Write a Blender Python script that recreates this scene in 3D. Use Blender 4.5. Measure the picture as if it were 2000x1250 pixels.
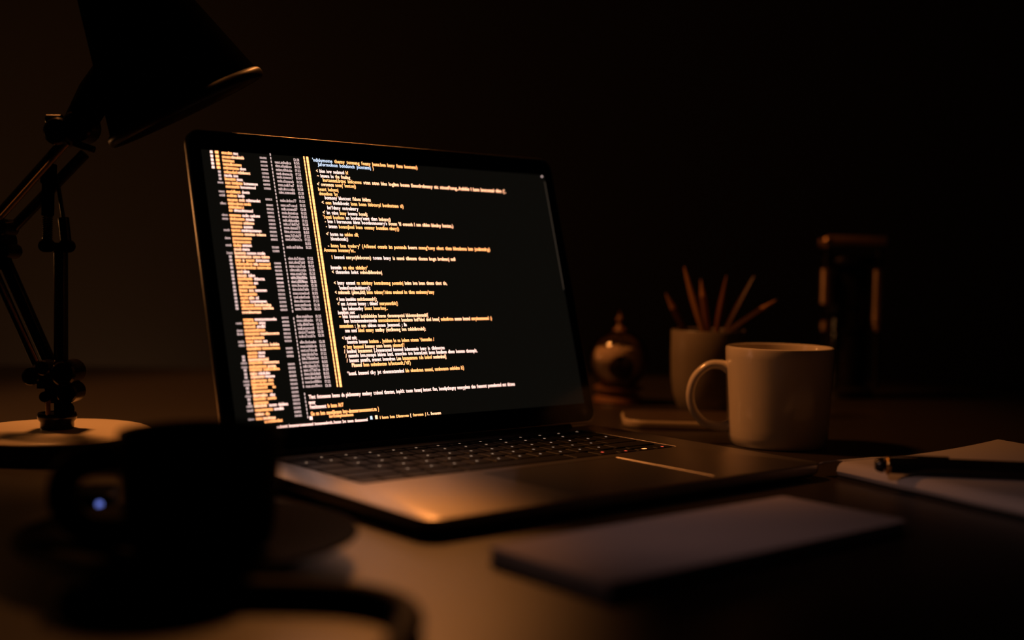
import bpy, bmesh, math, random
from mathutils import Vector, Matrix, Euler

for o in list(bpy.data.objects):
    bpy.data.objects.remove(o, do_unlink=True)
random.seed(4)
scene = bpy.context.scene
COL = scene.collection

# ------------------------------------------------------------------ camera
F_PX = 2423.8
PITCH, ROLL, CAM_H = 0.047741, -0.017501, 0.152407
cam_d = bpy.data.cameras.new('camera')
cam_d.sensor_fit = 'HORIZONTAL'
cam_d.sensor_width = 36.0
cam_d.lens = F_PX / 2000.0 * 36.0
cam_d.clip_start = 0.02
cam_d.dof.use_dof = True
cam_d.dof.focus_distance = 0.965
cam_d.dof.aperture_fstop = 2.3
cam = bpy.data.objects.new('camera', cam_d)
COL.objects.link(cam)
ex = Vector((1, 0, 0)); eu = Vector((0, math.sin(PITCH), math.cos(PITCH)))
fwd = Vector((0, math.cos(PITCH), -math.sin(PITCH)))
right = math.cos(ROLL) * ex - math.sin(ROLL) * eu
up = math.sin(ROLL) * ex + math.cos(ROLL) * eu
m = Matrix.Identity(4)
for i in range(3):
    m[i][0] = right[i]; m[i][1] = up[i]; m[i][2] = -fwd[i]
m[2][3] = CAM_H
cam.matrix_world = m
scene.camera = cam

# ------------------------------------------------------------------ world and view
world = bpy.data.worlds.new('night')
scene.world = world
world.use_nodes = True
bg = world.node_tree.nodes['Background']
bg.inputs[0].default_value = (1.0, 0.72, 0.6, 1)
bg.inputs[1].default_value = 0.0012
scene.view_settings.view_transform = 'Standard'
scene.view_settings.look = 'None'
scene.view_settings.exposure = 0.0
scene.view_settings.gamma = 1.0
scene.view_settings.use_curve_mapping = False

WARM = (1.0, 0.33, 0.075)

# lamps of the room that stand out of frame: a pendant over the far left of the desk,
# a downlight behind the laptop, a shaded table lamp at the left; added without fixtures: a wall fill behind the desk
# and a soft pinkish fill at the near left for the notepad and notebook
def spot(name, loc, aim, watt, deg, blend, size, color=WARM):
    d = bpy.data.lights.new(name, 'SPOT')
    d.energy = watt; d.color = color; d.shadow_soft_size = size
    d.spot_size = math.radians(deg); d.spot_blend = blend
    o = bpy.data.objects.new(name, d)
    o.location = loc
    o.rotation_euler = (Vector(aim) - Vector(loc)).to_track_quat('-Z', 'Y').to_euler()
    COL.objects.link(o)


spot('pendant_light', (-0.52, 1.20, 1.0), (-0.12, 1.27, 0.0), 32.0, 53, 0.2, 0.09)
spot('spot_over_desk', (-0.13, 1.62, 0.85), (-0.13, 0.61, 0.0), 12.0, 15.5, 0.5, 0.03)
spot('pad_fill_light', (-0.55, 0.25, 0.55), (0.215, 0.73, 0.0), 4.6, 18.5, 0.9, 0.05, (1.0, 0.55, 0.44))  # added fill without a fixture, brightens the notepad and notebook


def lamp_point(name, loc, watt, size, color):
    d = bpy.data.lights.new(name, 'POINT')
    d.energy = watt; d.color = color; d.shadow_soft_size = size
    o = bpy.data.objects.new(name, d)
    o.location = loc
    COL.objects.link(o)


lamp_point('shaded_lamp_light', (-0.85, 1.35, 0.20), 1.1, 0.04, (1.0, 0.40, 0.12))
lamp_point('wall_fill_light', (-0.62, 1.74, -0.20), 0.42, 0.04, (1.0, 0.50, 0.24))  # added light without a fixture, makes the wall glow low at the left


# ------------------------------------------------------------------ materials
def mat(name, color, rough=0.5, metal=0.0, spec=0.5, coat=0.0, coat_rough=0.05, noise=None, bump=None, aniso=0.0,
        trans=0.0, ior=1.45, emit=None, emit_s=0.0):
    mt = bpy.data.materials.new(name)
    mt.use_nodes = True
    nt = mt.node_tree
    b = nt.nodes['Principled BSDF']
    b.inputs['Base Color'].default_value = (*color, 1)
    b.inputs['Roughness'].default_value = rough
    b.inputs['Metallic'].default_value = metal
    b.inputs['Specular IOR Level'].default_value = spec
    b.inputs['Coat Weight'].default_value = coat
    b.inputs['Coat Roughness'].default_value = coat_rough
    b.inputs['Transmission Weight'].default_value = trans
    b.inputs['IOR'].default_value = ior
    if emit:
        b.inputs['Emission Color'].default_value = (*emit, 1)
        b.inputs['Emission Strength'].default_value = emit_s
    tc = nt.nodes.new('ShaderNodeTexCoord')
    if noise:                                   # (scale vector, amount, second colour)
        mp = nt.nodes.new('ShaderNodeMapping')
        mp.inputs['Scale'].default_value = noise[0]
        nz = nt.nodes.new('ShaderNodeTexNoise')
        nz.inputs['Scale'].default_value = 1.0
        nz.inputs['Detail'].default_value = 6
        mx = nt.nodes.new('ShaderNodeMix'); mx.data_type = 'RGBA'
        mx.inputs[6].default_value = (*color, 1)
        mx.inputs[7].default_value = (*noise[2], 1)
        rmp = nt.nodes.new('ShaderNodeMath'); rmp.operation = 'MULTIPLY'
        rmp.inputs[1].default_value = noise[1]
        nt.links.new(tc.outputs['Object'], mp.inputs[0])
        nt.links.new(mp.outputs[0], nz.inputs['Vector'])
        nt.links.new(nz.outputs[0], rmp.inputs[0])
        nt.links.new(rmp.outputs[0], mx.inputs[0])
        nt.links.new(mx.outputs[2], b.inputs['Base Color'])
    if bump:                                    # (scale vector, strength, distance)
        mp2 = nt.nodes.new('ShaderNodeMapping')
        mp2.inputs['Scale'].default_value = bump[0]
        nz2 = nt.nodes.new('ShaderNodeTexNoise')
        nz2.inputs['Scale'].default_value = 1.0
        nz2.inputs['Detail'].default_value = 4
        bp = nt.nodes.new('ShaderNodeBump')
        bp.inputs['Strength'].default_value = bump[1]
        bp.inputs['Distance'].default_value = bump[2]
        nt.links.new(tc.outputs['Object'], mp2.inputs[0])
        nt.links.new(mp2.outputs[0], nz2.inputs['Vector'])
        nt.links.new(nz2.outputs[0], bp.inputs['Height'])
        nt.links.new(bp.outputs[0], b.inputs['Normal'])
    return mt


def glow(name, color, s):
    mt = bpy.data.materials.new(name)
    mt.use_nodes = True
    nt = mt.node_tree
    for n in list(nt.nodes):
        nt.nodes.remove(n)
    e = nt.nodes.new('ShaderNodeEmission')
    e.inputs[0].default_value = (*color, 1)
    e.inputs[1].default_value = s
    out = nt.nodes.new('ShaderNodeOutputMaterial')
    nt.links.new(e.outputs[0], out.inputs[0])
    return mt


M = dict(
    pad_cover=mat('pale mauve card', (0.55, 0.49, 0.54), 0.85, bump=((900, 900, 900), 0.1, 0.0003)),
    wall=mat('painted wall', (0.085, 0.078, 0.072), 0.9, spec=0.1, noise=((2, 2, 2), 0.5, (0.070, 0.064, 0.060)), bump=((60, 60, 60), 0.1, 0.002)),
    floor=mat('floor boards', (0.05, 0.03, 0.02), 0.6),
    desk=mat('dark stained wood', (0.014, 0.008, 0.005), 0.45, spec=0.5, coat=0.9, coat_rough=0.42, noise=((3, 40, 3), 0.8, (0.009, 0.005, 0.003)), bump=((4, 70, 4), 0.05, 0.001)),
    desk_leg=mat('black steel', (0.02, 0.02, 0.02), 0.4, metal=0.6),
    alu=mat('space grey aluminium', (0.50, 0.46, 0.43), 0.34, metal=1.0, bump=((2500, 2500, 2500), 0.03, 0.0002)),
    pad_glass=mat('trackpad glass', (0.16, 0.15, 0.145), 0.30, metal=0.7),
    well=mat('keyboard well', (0.006, 0.006, 0.006), 0.5),
    key=mat('key plastic', (0.016, 0.015, 0.014), 0.45, spec=0.3),
    legend=glow('key backlight', (1.0, 0.62, 0.40), 0.55),
    legend_hot=glow('red indicator', (1.0, 0.10, 0.045), 1.6),
    legend_amber=glow('amber indicator', (1.0, 0.30, 0.08), 3.0),
    bezel=mat('black bezel glass', (0.002, 0.002, 0.002), 0.12, spec=0.25),
    panel=mat('dark display panel', (0.004, 0.004, 0.004), 0.15, spec=0.2, emit=(1.0, 0.86, 0.62), emit_s=0.0036),
    txt_o=glow('orange screen text', (2.7, 1.00, 0.33), 1.0),
    txt_p=glow('peach screen text', (2.7, 1.22, 0.66), 1.0),
    txt_w=glow('white screen text', (2.2, 1.32, 1.12), 1.0),
    txt_b=glow('blue white screen text', (0.85, 1.0, 1.3), 1.0),
    txt_g=glow('grey screen text', (0.92, 0.64, 0.60), 1.0),
    txt_d=glow('dim scroll bar', (1.0, 0.72, 0.5), 0.05),
    rubber=mat('black rubber', (0.006, 0.006, 0.006), 0.7),
    port=mat('dark port', (0.003, 0.003, 0.003), 0.4),
    lamp_black=mat('black lamp enamel', (0.003, 0.0028, 0.0026), 0.7, spec=0.0),
    lamp_steel=mat('black plated steel', (0.05, 0.045, 0.04), 0.22, metal=0.9),
    lamp_base=mat('cream lamp base', (0.92, 0.80, 0.64), 0.30, bump=((300, 300, 300), 0.03, 0.0005)),
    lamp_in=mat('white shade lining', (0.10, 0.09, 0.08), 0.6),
    bulb=mat('frosted bulb glass', (0.6, 0.58, 0.55), 0.4),
    black_cer=mat('black ceramic', (0.003, 0.003, 0.003), 0.6, spec=0.5, ior=1.08),
    coffee=mat('black coffee', (0.006, 0.003, 0.002), 0.08),
    white_cer=mat('white glazed ceramic', (0.72, 0.64, 0.54), 0.22, coat=0.8, coat_rough=0.04),
    cup_cer=mat('matt cream ceramic', (0.20, 0.165, 0.13), 0.40, noise=((80, 80, 80), 0.4, (0.16, 0.13, 0.10))),
    wood_pencil=mat('reddish pencil wood', (0.10, 0.030, 0.014), 0.5),
    wood_pale=mat('pale stick wood', (0.30, 0.14, 0.05), 0.5),
    pencil_dark=mat('dark pencil lacquer', (0.05, 0.018, 0.011), 0.4),
    graphite=mat('graphite', (0.03, 0.03, 0.03), 0.5),
    copper=mat('brushed copper metal', (0.80, 0.50, 0.30), 0.30, metal=1.0),
    copper_satin=mat('satin copper metal', (0.80, 0.50, 0.30), 0.55, metal=1.0),
    arm_highlight=mat('pale arm highlight', (0.62, 0.42, 0.22), 0.4),  # pale colour imitates the highlight along the lamp arm
    smoke=mat('dark smoked glass', (0.012, 0.010, 0.009), 0.10),
    dark_metal=mat('dark canister metal', (0.03, 0.026, 0.024), 0.3, metal=0.8),
    ball=mat('dark bronze ball', (0.03, 0.02, 0.015), 0.25, metal=0.7),
    refraction=mat('cream refraction core', (0.55, 0.45, 0.37), 0.5),  # cream colour stands in for light refracted inside the globe
    wood_base=mat('brown turned wood', (0.20, 0.09, 0.04), 0.4, noise=((20, 20, 160), 0.7, (0.10, 0.045, 0.02))),
    tray=mat('cream lacquer', (0.46, 0.38, 0.28), 0.35),
    paper=mat('white paper', (0.44, 0.41, 0.42), 0.9, bump=((900, 900, 900), 0.1, 0.0003)),
    paper_edge=mat('page edges', (0.30, 0.27, 0.27), 0.95, noise=((20, 20, 3500), 0.6, (0.2, 0.18, 0.18))),
    cover=mat('black notebook cover', (0.008, 0.007, 0.007), 0.55),
    pen=mat('black pen lacquer', (0.006, 0.006, 0.006), 0.25),
    gold=mat('gold pen ring', (0.95, 0.55, 0.18), 0.25, metal=1.0),
    puck=mat('dark grey plastic', (0.02, 0.02, 0.02), 0.4),
    rim=mat('black shade rim', (0.02, 0.018, 0.016), 0.4, spec=0.2),
    tray_in=mat('dark tray inlay', (0.045, 0.028, 0.018), 0.5),
    led=glow('blue indicator', (0.16, 0.22, 0.75), 1.0),
)


def thin_glass(name):
    mt = bpy.data.materials.new(name)
    mt.use_nodes = True
    nt = mt.node_tree
    for n in list(nt.nodes):
        nt.nodes.remove(n)
    fr = nt.nodes.new('ShaderNodeFresnel'); fr.inputs[0].default_value = 1.45
    tr = nt.nodes.new('ShaderNodeBsdfTransparent'); tr.inputs[0].default_value = (0.95, 0.92, 0.88, 1)
    gs = nt.nodes.new('ShaderNodeBsdfGlossy'); gs.inputs['Roughness'].default_value = 0.06
    mx = nt.nodes.new('ShaderNodeMixShader')
    out = nt.nodes.new('ShaderNodeOutputMaterial')
    nt.links.new(fr.outputs[0], mx.inputs[0])
    nt.links.new(tr.outputs[0], mx.inputs[1])
    nt.links.new(gs.outputs[0], mx.inputs[2])
    nt.links.new(mx.outputs[0], out.inputs[0])
    return mt


M['glass'] = thin_glass('clear glass')


# ------------------------------------------------------------------ mesh helpers
def link(name, me, parent=None, loc=(0, 0, 0), rot=(0, 0, 0)):
    o = bpy.data.objects.new(name, me)
    COL.objects.link(o)
    o.location = loc
    o.rotation_euler = rot
    if parent:
        o.parent = parent
    return o


def mesh(name, verts, faces, mats, smooth=True, idx=None):
    me = bpy.data.meshes.new(name)
    me.from_pydata([tuple(v) for v in verts], [], faces)
    for mm in (mats if isinstance(mats, (list, tuple)) else [mats]):
        me.materials.append(mm)
    if idx:
        me.polygons.foreach_set('material_index', idx)
    me.update()
    bm = bmesh.new(); bm.from_mesh(me)
    bmesh.ops.recalc_face_normals(bm, faces=bm.faces)
    bm.to_mesh(me); bm.free()
    if smooth:
        me.polygons.foreach_set('use_smooth', [True] * len(me.polygons))
        me.set_sharp_from_angle(angle=math.radians(38))
    return me


def thing(name, label, cat, loc=(0, 0, 0), rotz=0.0, group=None):
    o = link(name, None, None, loc, (0, 0, rotz))
    o.empty_display_size = 0.02
    tag(o, label, cat, group)
    return o


def tag(o, label, cat, group=None):
    o['label'] = label
    o['category'] = cat
    if group:
        o['group'] = group
    return o


def lathe(name, prof, mats, n=64, closed_ends=True):
    """prof: list of (r, z); revolves about z."""
    V, Fc = [], []
    rings = []
    for r, z in prof:
        if r < 1e-6:
            rings.append([len(V)]); V.append((0, 0, z))
        else:
            rings.append(list(range(len(V), len(V) + n)))
            for k in range(n):
                a = 2 * math.pi * k / n
                V.append((r * math.cos(a), r * math.sin(a), z))
    for A, B in zip(rings, rings[1:]):
        if len(A) == 1 and len(B) == 1:
            continue
        for k in range(n):
            k2 = (k + 1) % n
            if len(A) == 1:
                Fc.append((A[0], B[k], B[k2]))
            elif len(B) == 1:
                Fc.append((A[k], A[k2], B[0]))
            else:
                Fc.append((A[k], A[k2], B[k2], B[k]))
    return mesh(name, V, Fc, mats)


def frame_of(d, ref=None):
    d = d.normalized()
    r = ref or (Vector((0, 0, 1)) if abs(d.z) < 0.9 else Vector((1, 0, 0)))
    x = r.cross(d).normalized()
    return x, d.cross(x).normalized()


def tube_data(path, rad, n=16, closed=False, squash=1.0, ref=None):
    """rad: number or list; returns verts, faces with end caps."""
    P = [Vector(p) for p in path]
    L = len(P)
    V, Fc = [], []
    px = None
    for i, p in enumerate(P):
        if closed:
            d = P[(i + 1) % L] - P[i - 1]
        else:
            d = P[min(i + 1, L - 1)] - P[max(i - 1, 0)]
        d.normalize()
        if px is None:
            x, y = frame_of(d, ref)
        else:
            x = (px - d * px.dot(d)).normalized(); y = d.cross(x)
        px = x
        r = rad[i] if isinstance(rad, (list, tuple)) else rad
        for k in range(n):
            a = 2 * math.pi * k / n
            V.append(p + x * (r * math.cos(a)) + y * (r * squash * math.sin(a)))
    for i in range(L if closed else L - 1):
        j = (i + 1) % L
        for k in range(n):
            k2 = (k + 1) % n
            Fc.append((i * n + k, i * n + k2, j * n + k2, j * n + k))
    if not closed:
        Fc.append(tuple(range(n)))
        Fc.append(tuple((L - 1) * n + k for k in range(n)))
    return V, Fc


def tube(name, path, rad, mats, n=16, closed=False, squash=1.0, ref=None):
    V, Fc = tube_data(path, rad, n, closed, squash, ref)
    return mesh(name, V, Fc, mats)


def merge(name, parts, mats):
    V, Fc = [], []
    for v, f in parts:
        o = len(V)
        V += list(v)
        Fc += [tuple(i + o for i in q) for q in f]
    return mesh(name, V, Fc, mats)


def rod_data(a, b, r, n=20, bev=0.15):
    a, b = Vector(a), Vector(b)
    d = (b - a).normalized(); e = min(r * bev, (b - a).length * 0.2)
    return tube_data([a, a + d * e * 0.001, a + d * e, b - d * e, b - d * e * 0.001, b], [r * 0.8, r - e, r, r, r - e, r * 0.8], n)


def rod(name, a, b, r, mats, n=20, bev=0.15):
    v, f = rod_data(a, b, r, n, bev)
    return mesh(name, v, f, mats)


def catmull(pts, sub=8, closed=False):
    P = [Vector(p) for p in pts]
    out = []
    n = len(P)
    for i in range(n if closed else n - 1):
        g = (lambda k: P[k % n]) if closed else (lambda k: P[max(0, min(n - 1, k))])
        p0, p1, p2, p3 = g(i - 1), g(i), g(i + 1), g(i + 2)
        for s in range(sub):
            t = s / sub
            out.append(0.5 * ((2 * p1) + (p2 - p0) * t + (2 * p0 - 5 * p1 + 4 * p2 - p3) * t * t + (3 * p1 - p0 - 3 * p2 + p3) * t ** 3))
    if not closed:
        out.append(P[-1])
    return out


def rrect(x0, y0, x1, y1, r, n=8):
    pts = []
    for cx, cy, a0 in ((x1 - r, y1 - r, 0), (x0 + r, y1 - r, 90), (x0 + r, y0 + r, 180), (x1 - r, y0 + r, 270)):
        for k in range(n + 1):
            a = math.radians(a0 + 90 * k / n)
            pts.append((cx + r * math.cos(a), cy + r * math.sin(a)))
    return pts


def rslab(name, x0, y0, x1, y1, r, levels, mats, n=8):
    """rounded-rectangle slab from (inset, z) levels, bottom to top."""
    V, Fc = [], []
    rings = []
    for ins, z in levels:
        pts = rrect(x0 + ins, y0 + ins, x1 - ins, y1 - ins, max(r - ins, 0.0004), n)
        rings.append(list(range(len(V), len(V) + len(pts))))
        V += [(p[0], p[1], z) for p in pts]
    for A, B in zip(rings, rings[1:]):
        for k in range(len(A)):
            k2 = (k + 1) % len(A)
            Fc.append((A[k], A[k2], B[k2], B[k]))
    Fc.append(tuple(rings[0])); Fc.append(tuple(rings[-1]))
    return mesh(name, V, Fc, mats)


def box_data(x0, y0, z0, x1, y1, z1):
    V = [(x, y, z) for z in (z0, z1) for y in (y0, y1) for x in (x0, x1)]
    return V, [(0, 1, 3, 2), (4, 5, 7, 6), (0, 1, 5, 4), (2, 3, 7, 6), (0, 2, 6, 4), (1, 3, 7, 5)]


def structure(o):
    o['kind'] = 'structure'
    return o

# ------------------------------------------------------------------ the room (desk top is z = 0)
FZ = -0.74
structure(link('floor', mesh('floor', *box_data(-1.9, -1.2, FZ - 0.05, 2.6, 1.96, FZ), M['floor'], smooth=False)))
structure(link('wall_back', mesh('wall_back', *box_data(-1.9, 1.96, FZ - 0.05, 2.6, 2.06, 1.9), M['wall'], smooth=False)))
bb_ = link('baseboard_back', rslab('baseboard_back', -1.9, 1.945, 2.6, 1.96, 0.001, [(0, FZ), (0, FZ + 0.085), (0.004, FZ + 0.09)], M['wall'], 2))
structure(bb_)

desk = thing('desk', 'dark stained wooden desk top carrying the laptop, lamp and mugs', 'desk', (0.15, 0.95, FZ))
link('desk_top', rslab('desk_top', -0.95, -0.93, 1.15, 0.72, 0.012,
                       [(0.003, 0.705), (0, 0.708), (0, 0.737), (0.003, 0.740)], M['desk']), desk)
for sx in (-0.86, 1.06):
    for sy in (-0.84, 0.63):
        link('leg', rslab('leg', sx - 0.03, sy - 0.03, sx + 0.03, sy + 0.03, 0.004, [(0.001, 0.0), (0, 0.001), (0, 0.705)], M['desk_leg'], 3), desk)

# ------------------------------------------------------------------ laptop
YAW, LID = 0.686789, 0.290331
W, D, T = 0.349, 0.2467, 0.0115
KX0, KY0, KX1, KY1 = 0.0300, 0.1135, 0.3170, 0.2235       # keyboard well
TX0, TY0, TX1, TY1 = 0.1165, 0.0070, 0.2400, 0.1035       # trackpad
laptop = thing('laptop', 'open grey aluminium laptop showing orange and white code on a dark screen', 'laptop',
               (-0.043167, 0.66284, 0.0), YAW)


def laptop_base():
    V, Fc, rings = [], [], []
    for ins, z in ((0.010, 0.0012), (0.004, 0.0020), (0.0008, 0.0045), (0.0, 0.0070), (0.0, 0.0108), (0.0003, 0.0113), (0.0008, T)):
        pts = rrect(ins, ins, W - ins, D - ins, 0.012 - ins * 0.5, 10)
        rings.append(list(range(len(V), len(V) + len(pts))))
        V += [(p[0], p[1], z) for p in pts]
    for A, B in zip(rings, rings[1:]):
        for k in range(len(A)):
            k2 = (k + 1) % len(A)
            Fc.append((A[k], A[k2], B[k2], B[k]))
    Fc.append(tuple(rings[0]))
    bm = bmesh.new()
    bv = [bm.verts.new(v) for v in V]
    for f in Fc:
        bm.faces.new([bv[i] for i in f])
    outer = [bv[i] for i in rings[-1]]
    edges = [bm.edges.get((outer[i], outer[(i + 1) % len(outer)])) for i in range(len(outer))]
    for (x0, y0, x1, y1, r, dep) in ((KX0, KY0, KX1, KY1, 0.003, 0.0013), (TX0, TY0, TX1, TY1, 0.0025, 0.0010)):
        pts = rrect(x0, y0, x1, y1, r, 5)
        chamf = rrect(x0 + 0.00015, y0 + 0.00015, x1 - 0.00015, y1 - 0.00015, r, 5)
        hi = [bm.verts.new((p[0], p[1], T)) for p in pts]
        mid = [bm.verts.new((p[0], p[1], T - 0.00015)) for p in chamf]
        lo = [bm.verts.new((p[0], p[1], T - dep)) for p in chamf]
        for A, B in ((hi, mid), (mid, lo)):
            for k in range(len(A)):
                k2 = (k + 1) % len(A)
                bm.faces.new((A[k], A[k2], B[k2], B[k]))
        bm.faces.new(lo)
        edges += [bm.edges.get((hi[k], hi[(k + 1) % len(hi)])) for k in range(len(hi))]
    bmesh.ops.triangle_fill(bm, use_beauty=True, use_dissolve=False, edges=edges)
    bmesh.ops.recalc_face_normals(bm, faces=bm.faces)
    me = bpy.data.meshes.new('base')
    bm.to_mesh(me); bm.free()
    me.materials.append(M['alu'])
    me.polygons.foreach_set('use_smooth', [True] * len(me.polygons))
    for pl in me.polygons:
        if pl.normal.z > 0.999:
            pl.use_smooth = False
    me.set_sharp_from_angle(angle=math.radians(25))
    return me


link('base', laptop_base(), laptop)
link('trackpad', rslab('trackpad', TX0 + 0.0005, TY0 + 0.0005, TX1 - 0.0005, TY1 - 0.0005, 0.002,
                       [(0, T - 0.0010), (0, T - 0.0003), (0.00015, T - 0.00018)], M['pad_glass'], 5), laptop)
for fx in (0.03, W - 0.03):
    for fy in (0.03, D - 0.03):
        f_ = link('rubber_foot', lathe('rubber_foot', [(0, 0), (0.006, 0), (0.007, 0.0006), (0.007, 0.0013), (0, 0.0013)], M['rubber'], 24), laptop, (fx, fy, 0))
port_me = rslab('port', -0.0045, -0.0013, 0.0045, 0.0013, 0.0012, [(0, -0.0001), (0, 0.0002)], M['port'], 6)
for py in (D - 0.035, D - 0.055, D - 0.095):
    link('port', port_me, laptop, (-0.0001, py, 0.0086), (math.pi / 2, 0, -math.pi / 2))

kb = link('keyboard', rslab('keyboard', KX0 + 0.0005, KY0 + 0.0005, KX1 - 0.0005, KY1 - 0.0005, 0.0028,
                            [(0, T - 0.0013), (0, T - 0.0010)], M['well'], 5), laptop)
UX = (KX1 - KX0 - 0.003) / 14.5
UY = (KY1 - KY0 - 0.003 - 0.0105) / 5
key_cache = {}


def key_mesh(w, d, legend):
    k = (round(w, 5), round(d, 5), legend)
    if k in key_cache:
        return key_cache[k]
    V, Fc, idx = [], [], []
    rings = []
    for ins, z in ((0.0, 0.0), (0.0, 0.0008), (0.0004, 0.0011)):
        pts = rrect(-w / 2 + ins, -d / 2 + ins, w / 2 - ins, d / 2 - ins, 0.0013, 2)
        rings.append(list(range(len(V), len(V) + len(pts))))
        V += [(p[0], p[1], z) for p in pts]
    for A, B in zip(rings, rings[1:]):
        for i in range(len(A)):
            i2 = (i + 1) % len(A)
            Fc.append((A[i], A[i2], B[i2], B[i])); idx.append(0)
    Fc.append(tuple(rings[-1])); idx.append(0)
    mats = [M['key']]
    if legend:
        lw, lh = {'k': (0.0015, 0.0021), 'r': (0.0018, 0.0022), 'a': (0.0042, 0.0026)}[legend]
        ox = 0.0
        o = len(V)
        V += [(ox - lw / 2, -lh / 2, 0.00116), (ox + lw / 2, -lh / 2, 0.00116), (ox + lw / 2, lh / 2, 0.00116), (ox - lw / 2, lh / 2, 0.00116)]
        Fc.append((o, o + 1, o + 2, o + 3)); idx.append(1)
        mats.append({'k': M['legend'], 'r': M['legend_hot'], 'a': M['legend_amber']}[legend])
    me = bpy.data.meshes.new('key')
    me.from_pydata(V, [], Fc)
    for mm in mats:
        me.materials.append(mm)
    me.polygons.foreach_set('material_index', idx)
    me.update()
    key_cache[k] = me
    return me


def put_key(x, y, w, d, legend):
    link('key', key_mesh(w - 0.0030, d - 0.0030, legend), kb, (x + w / 2, y + d / 2, T - 0.0010))


rows = [
    ([1, 1, 1, 1.25, 5, 1.25, 1], '      '),
    ([2.25] + [1] * 10 + [2.25], None),
    ([1.75] + [1] * 11 + [1.75], None),
    ([1.5] + [1] * 13, None),
    ([1] * 13 + [1.5], None),
]
y = KY0 + 0.0015
for ri, (ws, leg) in enumerate(rows):
    x = KX0 + 0.0015
    for i, u in enumerate(ws):
        lg = 'k' if (ri > 0 and u == 1) else None
        if ri == 0 and i == 6:
            lg = 'r'
        put_key(x, y, u * UX, UY, lg)
        x += u * UX
    if ri == 0:                                  # arrow cluster
        put_key(x, y, UX, UY * 0.5, 'r')
        put_key(x + UX, y, UX, UY * 0.5, 'a')
        put_key(x + UX, y + UY * 0.5, UX, UY * 0.5, None)
        put_key(x + 2 * UX, y, UX, UY * 0.5, 'r')
    y += UY
x = KX0 + 0.0015
for i in range(14):
    u = 14.5 / 14
    put_key(x, y, u * UX, 0.0105, 'k' if i else None)
    x += u * UX

# lid: local x along the hinge, z up the lid, front of the glass at y = 0
lid = link('screen_lid', None, laptop, (0, D - 0.008, T), (-LID, 0, 0))
LH = D - 0.004


def upright(me):                                # slab made in xy -> stands in xz, thickness towards +y
    me.transform(Matrix(((1, 0, 0, 0), (0, 0, -1, 0), (0, 1, 0, 0), (0, 0, 0, 1))))
    me.update()
    return me


lid_me = upright(rslab('screen_lid', 0.0, 0.003, W, LH, 0.011, [(0.0010, -0.0052), (0.0002, -0.0046), (0, -0.0036), (0, -0.0008), (0.0004, -0.0002), (0.0007, -0.0001)], M['alu'], 10))
old = lid
lid = link('screen_lid', lid_me, laptop, (0, D - 0.008, T), (-LID, 0, 0))
bpy.data.objects.remove(old)
link('bezel_glass', upright(rslab('bezel_glass', 0.0011, 0.0040, W - 0.0011, LH - 0.0011, 0.010, [(0, -0.0003), (0, 0.0), (0.0001, 0.0001)], M['bezel'], 10)), lid)
BZ, BT, BB = 0.01043, 0.015587, 0.019934
link('display_panel', upright(rslab('display_panel', BZ, BB, W - BZ, LH - BT, 0.0008, [(0, -0.0001), (0, 0.00018)], M['panel'], 3)), lid)
hg = rod('hinge', (0.03, D - 0.0055, T - 0.001), (W - 0.03, D - 0.0055, T - 0.001), 0.0048, M['rubber'], 20)
link('hinge', hg, laptop)

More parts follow.
